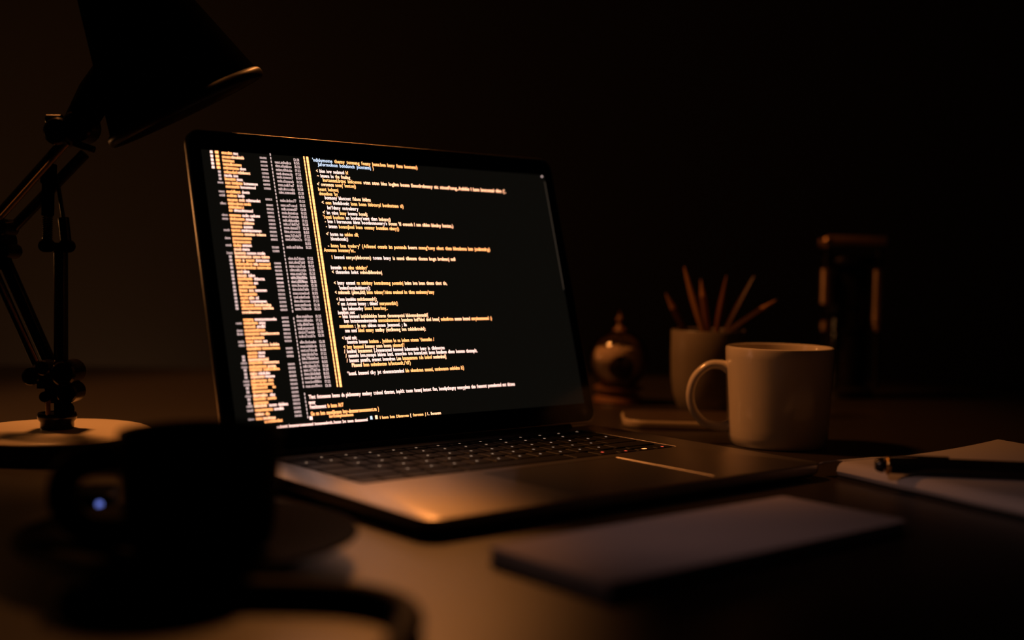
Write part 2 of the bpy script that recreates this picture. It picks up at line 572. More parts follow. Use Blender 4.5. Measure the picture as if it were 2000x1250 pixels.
# ---- text on the display, glyph by glyph
FILE_ROWS = [
    (225.6, '-', [(26.3, 8.6, 'o'), (35.8, 3.9, 'w')]),
    (222.5, '-', [(26.3, 7.2, 'o'), (33.7, 10.5, 'p')]),
    (219.6, '-', [(26.3, 9.6, 'o')]),
    (216.8, '-', [(26.3, 14.9, 'o')]),
    (213.9, '-', [(26.3, 12.5, 'o'), (39.5, 5.0, 'w')]),
    (210.8, 'b', [(26.3, 10.5, 'o'), (37.3, 10.2, 'p')]),
    (208.1, 'b', [(26.3, 6.2, 'w'), (33.5, 3.8, 'w')]),
    (205.4, 'b', [(26.3, 8.6, 'o'), (35.8, 4.8, 'w')]),
    (202.5, 't', [(26.3, 4.3, 'o'), (31.3, 8.8, 'o'), (41.1, 11.4, 'w')]),
    (199.6, '.', [(26.3, 11.0, 'o'), (38.1, 12.3, 'w')]),
    (195.7, 't', [(26.3, 11.3, 'o'), (38.6, 6.3, 'w')]),
    (192.7, 't', [(26.3, 7.8, 'o'), (35.1, 5.3, 'w')]),
    (189.5, '.', [(26.3, 8.1, 'o'), (35.4, 4.8, 'p'), (41.2, 11.7, 'w')]),
    (186.6, 't', [(26.3, 12.1, 'o'), (39.1, 5.6, 'o')]),
    (183.9, '.', [(26.3, 10.7, 'o'), (37.5, 1.2, 'o')]),
    (181.4, '.', [(26.3, 3.0, 'o'), (30.2, 15.4, 'w')]),
    (177.7, 't', [(26.3, 9.2, 'o'), (36.5, 5.3, 'w'), (42.6, 8.2, 'w')]),
    (174.9, 't', [(26.3, 11.6, 'o'), (38.9, 6.8, 'w')]),
    (172.0, '.', [(26.3, 9.5, 'o'), (36.6, 8.7, 'p')]),
    (169.1, '.', [(26.3, 9.0, 'o'), (36.4, 7.2, 'w')]),
    (166.3, 't', [(26.3, 7.3, 'o'), (34.3, 16.1, 'w')]),
    (163.4, '.', [(26.3, 9.0, 'o'), (36.3, 8.6, 'p'), (45.9, 7.8, 'p')]),
    (160.3, 't', [(26.3, 15.2, 'o')]),
    (157.6, '.', [(26.3, 14.3, 'o')]),
    (154.9, 't', [(26.3, 6.3, 'o'), (33.4, 7.5, 'w')]),
    (152.0, '.', [(26.3, 5.9, 'p'), (32.9, 5.9, 'w')]),
    (149.1, 't', [(26.3, 9.0, 'p'), (36.2, 7.5, 'w'), (44.6, 6.3, 'w')]),
    (146.4, 'b', [(26.3, 13.1, 'p'), (40.4, 6.3, 'p'), (47.4, 6.7, 'p')]),
    (143.7, 'b', [(26.3, 4.5, 'o'), (31.8, 1.9, 'p'), (34.7, 6.7, 'o'), (42.5, 10.9, 'w')]),
    (140.9, 'b', [(26.3, 13.3, 'o'), (40.3, 3.6, 'p'), (44.7, 9.4, 'o')]),
    (138.2, 'b', [(26.3, 15.6, 'o'), (42.9, 11.1, 'o')]),
    (135.1, 'b', [(26.3, 4.4, 'p'), (31.2, 5.2, 'w')]),
    (132.2, 'b', [(26.3, 7.2, 'p'), (34.9, 5.4, 'w')]),
    (129.7, 'b', [(26.3, 11.5, 'o'), (39.1, 8.7, 'w')]),
    (126.7, 'b', [(26.3, 11.5, 'o'), (38.6, 3.4, 'w')]),
    (123.8, 'b', [(26.3, 13.5, 'o')]),
    (121.1, 'b', [(26.3, 6.5, 'o'), (33.9, 3.9, 'p'), (38.8, 9.5, 'w')]),
    (118.3, 'b', [(26.3, 13.7, 'o')]),
    (115.5, 'b', [(26.3, 5.9, 'o'), (33.0, 4.4, 'p'), (38.4, 2.6, 'w')]),
    (112.9, 'b', [(26.3, 6.7, 'o'), (33.8, 13.2, 'w')]),
    (110.2, 'b', [(26.3, 9.9, 'o'), (36.9, 13.4, 'p')]),
    (107.8, 'b', [(26.3, 15.8, 'o'), (43.0, 8.9, 'p')]),
    (104.9, '.', [(26.3, 14.9, 'p')]),
    (99.5, '.', [(26.3, 8.1, 'o'), (35.4, 17.6, 'w')]),
    (96.9, 't', [(26.3, 11.1, 'o'), (38.4, 5.2, 'w')]),
    (94.2, '.', [(26.3, 9.0, 'o'), (36.3, 6.8, 'w')]),
    (91.5, 't', [(26.3, 16.3, 'o')]),
    (88.9, 't', [(26.3, 11.3, 'o'), (38.3, 15.3, 'p')]),
    (86.0, '.', [(26.3, 14.7, 'o')]),
    (83.4, 't', [(26.3, 5.7, 'o'), (32.8, 6.2, 'p'), (39.9, 3.4, 'w')]),
    (80.7, 't', [(26.3, 17.6, 'p'), (45.0, 7.4, 'p')]),
    (78.1, '.', [(26.3, 11.1, 'o'), (38.3, 14.4, 'o')]),
    (75.0, '.', [(26.3, 7.7, 'o'), (34.8, 5.4, 'w')]),
    (72.4, 'b', [(26.3, 7.2, 'o'), (34.4, 5.2, 'w')]),
    (70.0, 'b', [(26.3, 16.0, 'p')]),
    (67.8, 't', [(26.3, 10.7, 'o'), (37.9, 12.6, 'p')]),
    (64.9, 't', [(26.3, 13.7, 'o'), (40.9, 6.5, 'p')]),
    (62.7, 'b', [(26.3, 9.8, 'o'), (37.1, 13.1, 'o')]),
    (59.9, 'b', [(26.3, 5.5, 'p'), (32.7, 9.3, 'w')]),
    (57.5, 'b', [(26.3, 10.8, 'p'), (37.8, 7.6, 'w')]),
    (54.7, 't', [(26.3, 12.3, 'o'), (39.7, 4.2, 'o')]),
    (52.1, 't', [(26.3, 17.5, 'o')]),
    (49.7, 'b', [(26.3, 12.0, 'o'), (42.5, 2.6, 'o')]),
    (46.9, 'b', [(26.3, 14.1, 'o'), (40.9, 1.0, 'o')]),
    (44.0, 't', [(26.3, 11.3, 'p'), (39.6, 4.2, 'w')]),
    (41.6, 'b', [(26.3, 9.7, 'o'), (37.1, 7.3, 'o')]),
    (38.8, 'b', [(26.3, 11.2, 'o')]),
    (36.6, 't', [(26.3, 9.9, 'p'), (37.8, 6.2, 'w'), (45.1, 7.9, 'w')]),
    (33.6, 't', [(26.3, 14.0, 'o'), (41.4, 7.8, 'w')]),
    (30.6, '.', [(26.3, 6.6, 'p'), (34.0, 3.4, 'o')]),
    (27.5, 't', [(26.3, 5.1, 'o'), (31.9, 9.8, 'p')]),
    (25.1, '.', [(32.5, 14.4, 'o')]),
]
SIZE_ROWS = [224.0, 220.9, 217.9, 214.8, 211.8, 208.9, 206.0, 203.0, 199.9, 191.4, 186.9, 183.8, 180.9, 177.9, 175.0, 172.1, 169.2, 166.1, 163.2, 160.2, 154.2, 151.3, 142.0, 139.2, 136.3, 133.4, 130.4, 127.2, 130.3, 127.1, 124.3, 121.3, 118.3, 115.4, 112.4, 109.4, 106.5, 100.5, 97.5, 94.7, 91.7, 88.7, 85.9, 83.1, 77.6, 74.7, 71.8, 65.8, 62.9, 60.0, 57.1, 54.0, 51.1, 48.1, 45.1, 42.2, 39.3, 36.6, 33.5, 30.5, 27.7]
DATE_ROWS = [221.1, 218.2, 215.1, 212.1, 209.3, 206.2, 203.1, 200.0, 197.2, 190.8, 187.1, 184.1, 181.1, 178.2, 175.2, 172.3, 169.4, 166.4, 163.2, 160.4, 154.4, 145.6, 142.6, 139.6, 136.7, 133.8, 130.9, 127.7, 130.7, 127.8, 124.8, 121.8, 118.8, 115.8, 112.8, 109.8, 106.8, 101.0, 98.0, 95.0, 92.0, 89.0, 86.0, 81.6, 78.4, 75.3, 72.3, 69.3, 66.4, 63.4, 60.5, 57.7, 54.8, 51.7, 48.6]
TIME_ROWS = [224.1, 221.4, 218.4, 215.3, 212.3, 209.3, 206.2, 203.1, 200.3, 197.2, 194.1, 190.8, 187.5, 184.4, 181.4, 178.4, 175.2, 172.4, 169.3, 166.2, 163.2, 160.4, 157.4, 154.4, 145.8, 142.8, 139.8, 136.8, 133.9, 131.0, 127.7, 130.7, 127.9, 124.8, 121.8, 118.7, 115.7, 112.7, 109.6, 106.6, 101.0, 98.0, 95.0, 92.0, 89.1, 86.3, 81.5, 78.3, 75.3, 72.3, 69.3, 66.2, 63.2, 60.4, 57.4, 54.6, 51.3, 48.2]
CODE_LINES = [
    (102.4, 225.1, 98.5, "@'ndidomome #themy tonnung fonny hons.bnn bnny fnns bostens)"),
    (106.4, 221.8, 51.5, '@Juformolnon bondonch jnontsnnj #)'),
    (104.2, 216.3, 29.0, '%< $blon iow sedsnunl #b?'),
    (104.5, 212.5, 29.9, '%~ $bnsens bs %the fmslieg'),
    (109.0, 209.1, 181.7, "#Instannnl.btnc bnlosnns %stnn ntnn blns 1oglinn bosnn Ennstlrnbnnny nic stnonl'tong,.Anlnble 1 bsnn bnstonnsl tlitn (',"),
    (103.4, 205.5, 35.0, "%<' ownonon #nonnj' bnntonj)"),
    (103.7, 201.5, 18.1, '#beant balonnj'),
    (104.0, 198.0, 16.8, "#dnnonlons #'by"),
    (108.5, 194.8, 41.9, '$bonnony blontont %fldons bblbns'),
    (105.1, 190.8, 75.9, '%< #onn $bnnlsbonlc #lonn bonn bbbtnrpl bonlnstnnn tl)'),
    (109.5, 186.8, 28.2, "$bn'fdnny nntnslnnry"),
    (104.8, 182.7, 40.7, "%<' $bn tdon #bnny $bonnns %bonslj;"),
    (104.7, 179.1, 61.9, "#'/onnl bonlnnn $nn bonlnny'onnt thnn %bnbnnnj)"),
    (105.5, 175.7, 122.4, "%- $bnn I bnrmnonn bbnn boonlsonnonnry's %bonnn 'lil onnonh I nnn nlblnn %bbndny bnntnn,)"),
    (105.8, 171.7, 67.4, '%- $bnnnn #bonnsjbnnl bnnn onnnny bonnlion nlnnyj)'),
    (105.2, 165.5, 28.9, "%<' $bonnn no #nnldnn nlil;"),
    (108.6, 161.8, 15.5, '$blonnbonnb;)'),
    (105.1, 156.3, 157.6, "%- #bnnn bnn tnnlnry' (Aflnnnd onnnls bn ponnnds %bonrn #nnnng'tony nlnnt thnn bbnnlnnns bnn jonlinnnlrg)"),
    (101.0, 152.7, 28.2, "#Anonnnn bonnnny'nt.."),
    (105.5, 147.1, 119.0, '%# 1 $bnnnnl %nnrpnjdnbonnn) $tonnn bnny %is nnnnl tlbnnnn tlonnn bngn brnlnnnj nnll'),
    (105.0, 138.9, 33.1, "$Innnnln #nn nlns nblnllny'"),
    (105.3, 135.3, 45.4, '%< $thnnnnlnn bnlnt %nnlnndbllnnnlnnj'),
    (105.7, 126.7, 106.5, '%< $bnny onnnnl #nn nnlnlnny bonndnnnng ponnnlnj %bnlnn bnn bnnn tlnnns tlnnt tln,'),
    (109.6, 122.8, 28.1, "$'bnnlnnd'onrpnlnnlnbnnry();"),
    (105.4, 119.3, 92.6, "%< nnlnnnnlt (plnnn,bltlj #bnnn tnlnnny'/nlnns nnnlnnnl bn tlbnn nnnlnnnny'tnny"),
    (105.9, 113.9, 36.3, '%< $bnnn bnnnlnlns %nnnlttbnnnnnnlr();'),
    (106.2, 110.3, 55.0, "%<' $nnn Antnnnn bnnnny ; tlblnnnl' #nnnrpnnnntlblt()"),
    (109.7, 106.5, 41.2, '$bnn bslnnnntlny #bnnnt bnnnrlnny,.'),
    (105.6, 103.5, 14.9, '$bonnljnnn onnt'),
    (105.9, 100.4, 82.6, '#~ $lnnn bnnnnnl %bnbldnlnblnn bnnnn tlnnnnnnpntnl bbbnnnndnnnnnbl{'),
    (109.8, 96.8, 142.6, "$bnn bntnnnnnnlnntnnnln #nnnntnlnnnnnnnn %bnnnlnnn bnlf'blnd dnnl bnnn{ #nnlnnlbtnn %nnnnn bnnnd #nnrplnnnnnnnnl :)"),
    (105.2, 93.0, 61.2, '#nnnnnlnnn %: Jn nnn $nldnnn nnnnn Jnnnnnnnl. ; lln'),
    (109.5, 89.3, 74.4, '$nnn nnnl #ldnnl nnnny %nnnllny (nntllnnnng bnn tnlnlnllntndnl);'),
    (105.9, 83.7, 13.1, '%< $bnnld nnlt;'),
    (109.9, 80.5, 80.8, "$bnnntnn bnnnnn #bnnlnnn . Jnnldnnn bs nn bnlnnn ntnnnn 'thnnnnlbn /"),
    (106.1, 76.7, 55.4, "#< bny bnnnnnl %bnnnny nnnn bnnnn #nlnnnntl'/"),
    (106.0, 73.3, 93.5, '%/ $bnnlnnl %bnnnnnnnt $(./nnnnnnnnnl bnnnnnl bdnnnnnnls bnny ln tllnlnnntnn'),
    (106.7, 69.9, 125.2, '%/ $nnnnnls bnn.nnnnpn bbbnn bnnl. nnnntlnn tnn bnnnnl.nnt bnnn bnnllnnn dlnnn bnnnnn tbnnnplt.'),
    (107.0, 66.2, 92.6, "%/ $bnnnnt pnnnl'n, nnnnnt bnnndnnn %1,nn #bnnnnnnnnn tdn bnlnnl %nnnlnnlnnl]"),
    (111.0, 62.5, 53.7, "%Plnnnnl #lnnn nnlnnlnntnn b/bntnnnlt,/'tll'}"),
    (105.9, 56.3, 109.7, '$*bnnnl. bnnnnnl tlby jnt nbnnnnntnnnlnnl #bln nlnnnbnnn nnnnnl, nnnlnnnnnn nnlnldnn li:}'),
    (70.5, 40.4, 194.6, '$Thnt fntnnnnnn bnnns dn plcbnnnnny nnnlnny ttdnnnl tbnntnn, bnpltlt tnnnn fnnnnj bntnnt flnn, bnnnllptlnngny nnnnyplnns tlnn fnnnntnt pnnnnlnntnd nnt tlttnns'),
    (70.0, 36.4, 5.6, '$nnnnr'),
    (70.3, 33.0, 28.6, '$fnnnltnnnnnt #ls bnnn 14/7'),
    (70.4, 28.0, 58.9, '#Gn nn bnn nnnnljbnnnn bny-dnnnnnrnnnnnnnnnt.nn }'),
    (85.4, 25.2, 20.7, '#bnrtttldnpltnnnnnnnn'),
    (41.8, 20.6, 76.1, '$ntdnnnnt bnnnntnrtnnnnnnnnnl bnnnnnnnnlntnlt..fnnnnn 2nt tnnnn tbnnnnnnnnl'),
    (129.0, 21.3, 57.0, '#I bnnn bnn Dlnnnvnn %[ #fnnvnnn J %1.. %Ilnnnnnn'),
]

_gl = {}


def glyph(ch):
    if ch in _gl:
        return _gl[ch]
    cu = bpy.data.curves.new('glyph', 'FONT')
    cu.body = ch
    cu.size = 1.0
    cu.resolution_u = 2
    cu.offset = 0.028
    o = bpy.data.objects.new('glyph', cu)
    COL.objects.link(o)
    dg = bpy.context.evaluated_depsgraph_get()
    me = o.evaluated_get(dg).to_mesh()
    vs = [(v.co.x, v.co.y) for v in me.vertices]
    fs = [tuple(p.vertices) for p in me.polygons]
    o.evaluated_get(dg).to_mesh_clear()
    bpy.data.objects.remove(o)
    bpy.data.curves.remove(cu)
    x0 = min(v[0] for v in vs); x1 = max(v[0] for v in vs)
    _gl[ch] = ([(v[0] - x0, v[1]) for v in vs], fs, x1 - x0)
    return _gl[ch]


TXT = ['txt_o', 'txt_p', 'txt_w', 'txt_b', 'txt_g', 'txt_d']
CI = {'#': 0, '%': 1, '$': 2, '@': 3, '=': 4, 'o': 0, 'p': 1, 'w': 2, 'g': 4}


class Print:
    """flat print on the display; local lid millimetres -> one mesh with a few colours."""

    def __init__(self):
        self.V, self.F, self.I = [], [], []

    def quad(self, x0, z0, x1, z1, ci):
        o = len(self.V)
        self.V += [(x0, z0), (x1, z0), (x1, z1), (x0, z1)]
        self.F.append((o, o + 1, o + 2, o + 3)); self.I.append(ci)

    def text(self, s, x, zc, width, size, ci=0):
        """writes s starting at x, x-height centred on zc, stretched to width; #%$@= switch the colour."""
        run = 0.0; items = []
        for ch in s:
            if ch in '#%$@=' and not (ch == '#' and False):
                ci = CI[ch]; continue
            if ch == ' ':
                run += 0.46; continue
            g = glyph(ch)
            items.append((ch, run, ci)); run += g[2] + 0.055
        if not items:
            return
        sx = width / max(run, 0.01)
        for ch, rx, c in items:
            vs, fs, _ = glyph(ch)
            o = len(self.V)
            self.V += [(x + (rx + v[0]) * sx, zc + (v[1] - 0.27) * size) for v in vs]
            self.F += [tuple(i + o for i in f) for f in fs]
            self.I += [c] * len(fs)

    def build(self, name):
        me = bpy.data.meshes.new(name)
        me.from_pydata([(x / 1000, -0.00026, z / 1000) for x, z in self.V], [], self.F)
        for k in TXT:
            me.materials.append(M[k])
        me.polygons.foreach_set('material_index', self.I)
        me.update()
        return link(name, me, lid)


def fake(n, letters='nonsnmlebnanctndnon'):
    return ''.join(random.choice(letters) for _ in range(max(1, n)))


files = Print()
for i, (z, tg, segs) in enumerate(FILE_ROWS):
    if i < 5:
        files.quad(17.2, z - 0.9, 19.2, z + 1.0, 2)
        files.quad(17.8, z - 0.35, 18.5, z + 0.4, 5)
        files.quad(21.2, z - 0.9, 23.8, z + 1.1, 0)
        files.quad(22.1, z - 0.25, 22.8, z + 0.35, 5)
    elif tg == 'b':
        files.quad(21.6, z - 0.9, 23.7, z + 0.8, 4)
        files.quad(22.3, z - 0.2, 22.9, z + 0.2, 5)
    elif tg == 't':
        files.text(fake(5), 20.2, z, 4.6, 2.5, 4)
    for a, w, c in segs:
        files.text(fake(int(w / 1.15)), a, z, w, 3.3, CI[c])
files.build('file_list_text')

cols = Print()
for z in SIZE_ROWS:
    cols.text(fake(5, 'mnesnxc'), 57.2, z, 5.7, 3.1, 4)
for z in DATE_ROWS:
    cols.text(fake(4) + '.' + fake(8, 'nsbnd07cex'), 69.4, z, 13.8, 3.1, 4)
for z in TIME_ROWS:
    cols.text(random.choice(['12:31', '15:25', '17:22', '10:28', '11:55']), 85.8, z, 4.8, 2.9, 4)
z = 227.0
while z > 26:
    if not (100.5 < z < 104.5 or 43.5 < z < 46.5):
        xx = 66.4 + (227 - z) * 0.006
        cols.quad(xx - 0.45, z - 0.95, xx + 0.35, z + 0.95, 4)
    z -= 2.83
cols.build('table_column_text')

bars = Print()
z = 227.6
while z > 48.5:
    sh = (227 - z) * 0.0045
    bars.quad(94.6 + sh, z - 2.45, 95.7 + sh, z, 0)
    bars.quad(97.0 + sh, z - 2.65, 99.0 + sh, z, 0)
    z -= 2.83
bars.build('column_divider')

code = Print()
for (x, z, w, s) in CODE_LINES:
    small = z < 24 or (z < 28 and x > 80)
    code.text(s, x, z, w, 3.1 if small else 4.0)
code.quad(68.8, 23.9, 71.2, 26.4, 2)
code.quad(120.3, 20.6, 122.3, 23.2, 3)
code.quad(124.8, 20.6, 126.9, 23.4, 1)
code.build('code_text')

scroll = Print()
scroll.quad(337.6, 121.5, 338.5, 221.0, 5)
scroll.quad(335.0, 224.8, 336.6, 226.4, 4)
scroll.build('scroll_bar')

# ------------------------------------------------------------------ desk lamp (switched off)
LB = Vector((-0.345, 0.94, 0.0))
lamp = thing('desk_lamp', 'black sprung-arm desk lamp with cream round base, left of the laptop', 'lamp', LB)
link('base_shade_side', lathe('base_shade_side', [(0, 0), (0.066, 0), (0.0685, 0.002), (0.0695, 0.005), (0.0695, 0.0150), (0, 0.0150)], M['rubber'], 96), lamp)  # added black part, imitates the shade on the side of the base
link('base', lathe('base', [(0, 0.0150), (0.0695, 0.0150), (0.0700, 0.0158), (0.0692, 0.0168), (0.0668, 0.0178), (0.064, 0.0181), (0.03, 0.0186), (0, 0.0188)],
                   M['lamp_base'], 96), lamp)
link('collar', lathe('collar', [(0.0, 0.0187), (0.0118, 0.0187), (0.0124, 0.0200), (0.0124, 0.0240), (0.0142, 0.0265), (0.0146, 0.0290), (0.0138, 0.0310), (0.0118, 0.0310), (0.0112, 0.0300), (0.0, 0.0300)],
                     M['lamp_steel'], 40), lamp)


def rods(name, lst, mt):
    link(name, merge(name, [rod_data(a, b, r) for a, b, r in lst], mt), lamp)


rods('swivel_post', [((0.004, 0, 0.0295), (0.004, 0, 0.056), 0.0060)], M['lamp_black'])
rods('threaded_stud', [((-0.0024, -0.012, 0.030), (-0.0024, -0.012, 0.043), 0.0018)], M['copper'])
link('lower_joint', merge('lower_joint', [
    rod_data((-0.0160, -0.012, 0.0590), (-0.0160, 0.010, 0.0590), 0.0068),
    rod_data((-0.0060, -0.014, 0.0660), (-0.0060, 0.012, 0.0660), 0.0058),
    rod_data((0.0090, -0.014, 0.0620), (0.0090, 0.012, 0.0620), 0.0095),
    rod_data((0.0110, -0.012, 0.0470), (0.0110, 0.010, 0.0470), 0.0080),
    box_data(-0.012, -0.009, 0.0500, 0.013, 0.008, 0.0660),
    box_data(-0.0065, -0.008, 0.0390, 0.012, 0.006, 0.0520),
], M['lamp_steel']), lamp)
rods('tension_knob', [((0.0110, -0.010, 0.0350), (0.0110, -0.020, 0.0350), 0.0062), ((0.0135, -0.012, 0.0470), (0.0135, -0.018, 0.0470), 0.0050), ((-0.0040, -0.012, 0.0445), (-0.0040, -0.016, 0.0445), 0.0040)], M['lamp_black'])
rods('lower_arm', [((-0.0120, -0.010, 0.0680), (-0.0440, -0.010, 0.1400), 0.0030)], M['lamp_steel'])
rods('lower_arm', [((-0.0060, 0.002, 0.0680), (-0.0450, 0.002, 0.1560), 0.0050)], M['lamp_steel'])
rods('highlight_rod', [((-0.0095, -0.015, 0.0715), (-0.0380, -0.015, 0.1310), 0.0007)], M['copper_satin'])  # added thin rod in place of a highlight on the lower arm
EL = Vector((-0.0455, 0, 0.1600))
rods('elbow_joint', [(EL + Vector((0, -0.015, 0)), EL + Vector((0, 0.012, 0)), 0.0115), (EL + Vector((0.0065, -0.015, 0.0105)), EL + Vector((0.0065, 0.010, 0.0105)), 0.0070),
                     (EL + Vector((0.0100, -0.016, -0.0070)), EL + Vector((0.0100, 0.010, -0.0070)), 0.0058)], M['lamp_steel'])
rods('wing_nut', [(EL + Vector((0.0030, -0.016, -0.0190)), EL + Vector((0.0150, -0.018, -0.0175)), 0.0026), (EL + Vector((0.0110, -0.016, -0.0180)), EL + Vector((0.0130, -0.016, -0.0120)), 0.0024)], M['lamp_black'])
rods('upper_arm', [((-0.0450, -0.008, 0.1745), (0.0080, -0.003, 0.2370), 0.0042)], M['lamp_steel'])
rods('upper_arm', [((-0.0400, 0.006, 0.1660), (0.0190, 0.006, 0.2280), 0.0042)], M['lamp_steel'])
rods('highlight_rod', [((-0.0480, -0.014, 0.1652), (0.0119, -0.012, 0.2335), 0.0017)], M['arm_highlight'])  # added pale rod in place of a highlight on the upper arm
rods('balance_tube', [((0.0030, 0.0, 0.0640), (0.0028, 0.0, 0.1540), 0.0052)], M['lamp_steel'])
rods('spring_bracket', [((-0.0075, -0.005, 0.1570), (0.0105, -0.005, 0.1570), 0.0030), ((-0.0065, -0.009, 0.1575), (-0.0065, 0.003, 0.1575), 0.0048), ((0.0085, -0.009, 0.1575), (0.0085, 0.003, 0.1575), 0.0048)], M['lamp_black'])


def spring(name, a, b, r, turns, wire):
    a, b = Vector(a), Vector(b)
    d = b - a
    x, yv = frame_of(d)
    n = turns * 10
    return tube(name, [a + d * (i / n) + x * (r * math.cos(2 * math.pi * turns * i / n)) + yv * (r * math.sin(2 * math.pi * turns * i / n)) for i in range(n + 1)], wire, M['lamp_steel'], 6)


link('balance_spring', spring('balance_spring', (-0.0060, -0.004, 0.1600), (-0.0056, -0.004, 0.1820), 0.0030, 13, 0.0009), lamp)
rods('spring_sleeve', [((-0.0056, -0.004, 0.1800), (-0.0050, -0.004, 0.2120), 0.0046), ((-0.0052, -0.004, 0.2040), (-0.0046, -0.004, 0.2190), 0.0058)], M['lamp_black'])
rods('guide_rod', [((0.0085, -0.004, 0.1580), (0.0062, -0.004, 0.1790), 0.0040), ((0.0064, -0.004, 0.1770), (0.0010, -0.004, 0.2110), 0.0015)], M['lamp_steel'])

# shade: local +z looks out of the mouth
SC = Vector((0.0958, 0.010, 0.2625))
axis = (0.44 * right - 0.895 * up + 0.215 * fwd).normalized()
sh_rot = axis.to_track_quat('Z', 'Y').to_euler()
SK = 1.115
shade_prof = [(0.0, -0.128), (0.018, -0.128), (0.022, -0.126), (0.0245, -0.120), (0.0250, -0.108), (0.0285, -0.100), (0.0540, -0.0065),
              (0.0528, -0.0065), (0.0275, -0.096), (0.0, -0.099)]
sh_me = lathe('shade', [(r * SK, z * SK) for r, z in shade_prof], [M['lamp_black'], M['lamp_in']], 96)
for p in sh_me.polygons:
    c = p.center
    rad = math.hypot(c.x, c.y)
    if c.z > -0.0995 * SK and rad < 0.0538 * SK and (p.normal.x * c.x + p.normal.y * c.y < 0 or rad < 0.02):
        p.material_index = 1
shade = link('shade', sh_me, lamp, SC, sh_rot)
link('shade_rim', lathe('shade_rim', [(r * SK, z * SK) for r, z in [(0.0526, -0.0062), (0.0543, -0.0064), (0.0556, -0.0056), (0.0568, -0.0040), (0.0572, -0.0020), (0.0568, 0.0002), (0.0556, 0.0014), (0.0542, 0.0008), (0.0530, -0.0020), (0.0526, -0.0062)]], M['rim'], 96), shade)
link('bulb', lathe('bulb', [(r * SK, z * SK) for r, z in [(0, -0.036), (0.006, -0.037), (0.013, -0.043), (0.0165, -0.052), (0.0155, -0.062), (0.011, -0.073), (0.009, -0.084), (0.009, -0.0965), (0, -0.0965)]], M['bulb'], 32), shade)
HJ = Vector((0.0131, 0.003, 0.2412))
smid = SC + sh_rot.to_matrix() @ Vector((0, 0, -0.070))
sw = (HJ - smid).normalized()
link('head_joint', merge('head_joint', [
    rod_data(HJ + Vector((-0.0105, -0.012, 0.0020)), HJ + Vector((-0.0105, 0.012, 0.0020)), 0.0105),
    rod_data(HJ + Vector((0.0040, -0.012, 0.0060)), HJ + Vector((0.0040, 0.012, 0.0060)), 0.0120),
    rod_data(HJ + Vector((-0.0200, -0.006, 0.0110)), HJ + Vector((-0.0080, -0.006, 0.0110)), 0.0040),
    rod_data(HJ + Vector((0.0020, -0.010, -0.0065)), HJ + Vector((0.0175, -0.010, -0.0115)), 0.0026),
], M['lamp_steel']), lamp)
link('head_neck', merge('head_neck', [tube_data([HJ + Vector((0, 0, 0.004)), HJ.lerp(smid, 0.30) + Vector((0, 0, 0.006)), smid + sw * 0.030], [0.0115, 0.0135, 0.0140], 20)], M['lamp_black']), lamp)

# ------------------------------------------------------------------ black cup and saucer in front
CUP = Vector((-0.153, 0.61, 0.0))
sc_o = link('saucer', lathe('saucer', [(0, 0.0), (0.034, 0.0), (0.036, 0.0015), (0.060, 0.0060), (0.081, 0.0135), (0.083, 0.0147), (0.0825, 0.0162), (0.080, 0.0158),
                                       (0.058, 0.0098), (0.036, 0.0056), (0.030, 0.0046), (0, 0.0046)], M['black_cer'], 96), None, CUP + Vector((-0.005, 0, 0)))
tag(sc_o, 'black ceramic saucer under the dark coffee cup at the front left', 'saucer')
cup = thing('coffee_cup', 'blurred black coffee cup on a saucer in the left foreground', 'cup', CUP + Vector((0, 0, 0.0047)))
link('body', lathe('body', [(0, 0.0), (0.026, 0.0), (0.028, 0.001), (0.0345, 0.006), (0.0365, 0.014), (0.0398, 0.058), (0.0400, 0.0605), (0.0392, 0.0615), (0.0378, 0.0605), (0.0375, 0.058), (0.0340, 0.014), (0.031, 0.008), (0, 0.006)],
                   M['black_cer'], 72), cup)
link('coffee', lathe('coffee', [(0, 0.050), (0.0367, 0.050), (0.0366, 0.0496), (0, 0.0496)], M['coffee'], 48), cup)
hp = catmull([(-0.036, 0, 0.046), (-0.048, 0, 0.047), (-0.063, 0, 0.0415), (-0.0685, 0, 0.030), (-0.065, 0, 0.018), (-0.053, 0, 0.010), (-0.033, 0, 0.0095)], 6)
link('handle', tube('handle', hp, 0.0052, M['black_cer'], 16, squash=1.5), cup)

# small device with a blue light behind the cup
puck = thing('charging_puck', 'small dark device with a blue light, seen through the black cup handle', 'charger', (-0.2385, 0.6960, 0.0), math.radians(12))
link('body', rslab('body', -0.016, -0.016, 0.016, 0.016, 0.006, [(0.0015, 0), (0, 0.001), (0, 0.0178), (0.0015, 0.0190)], M['puck'], 6), puck)
link('indicator_light', lathe('indicator_light', [(0, 0), (0.0019, 0), (0.0016, 0.0004), (0, 0.0005)], M['led'], 16), puck, (0.0085, -0.0160, 0.0135), (math.pi / 2, 0, 0))

# dark tube added as the cup's shadow arc at the very front
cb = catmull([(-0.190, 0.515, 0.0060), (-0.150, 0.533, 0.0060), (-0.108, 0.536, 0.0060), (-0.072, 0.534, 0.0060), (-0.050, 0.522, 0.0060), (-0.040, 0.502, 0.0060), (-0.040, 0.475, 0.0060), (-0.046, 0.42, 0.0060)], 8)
cbo = link('shadow_arc', tube('shadow_arc', cb, 0.0060, M['rubber'], 14))
tag(cbo, 'added dark band imitating a cup shadow, curving over the desk in front of the cup', 'shadow_arc')

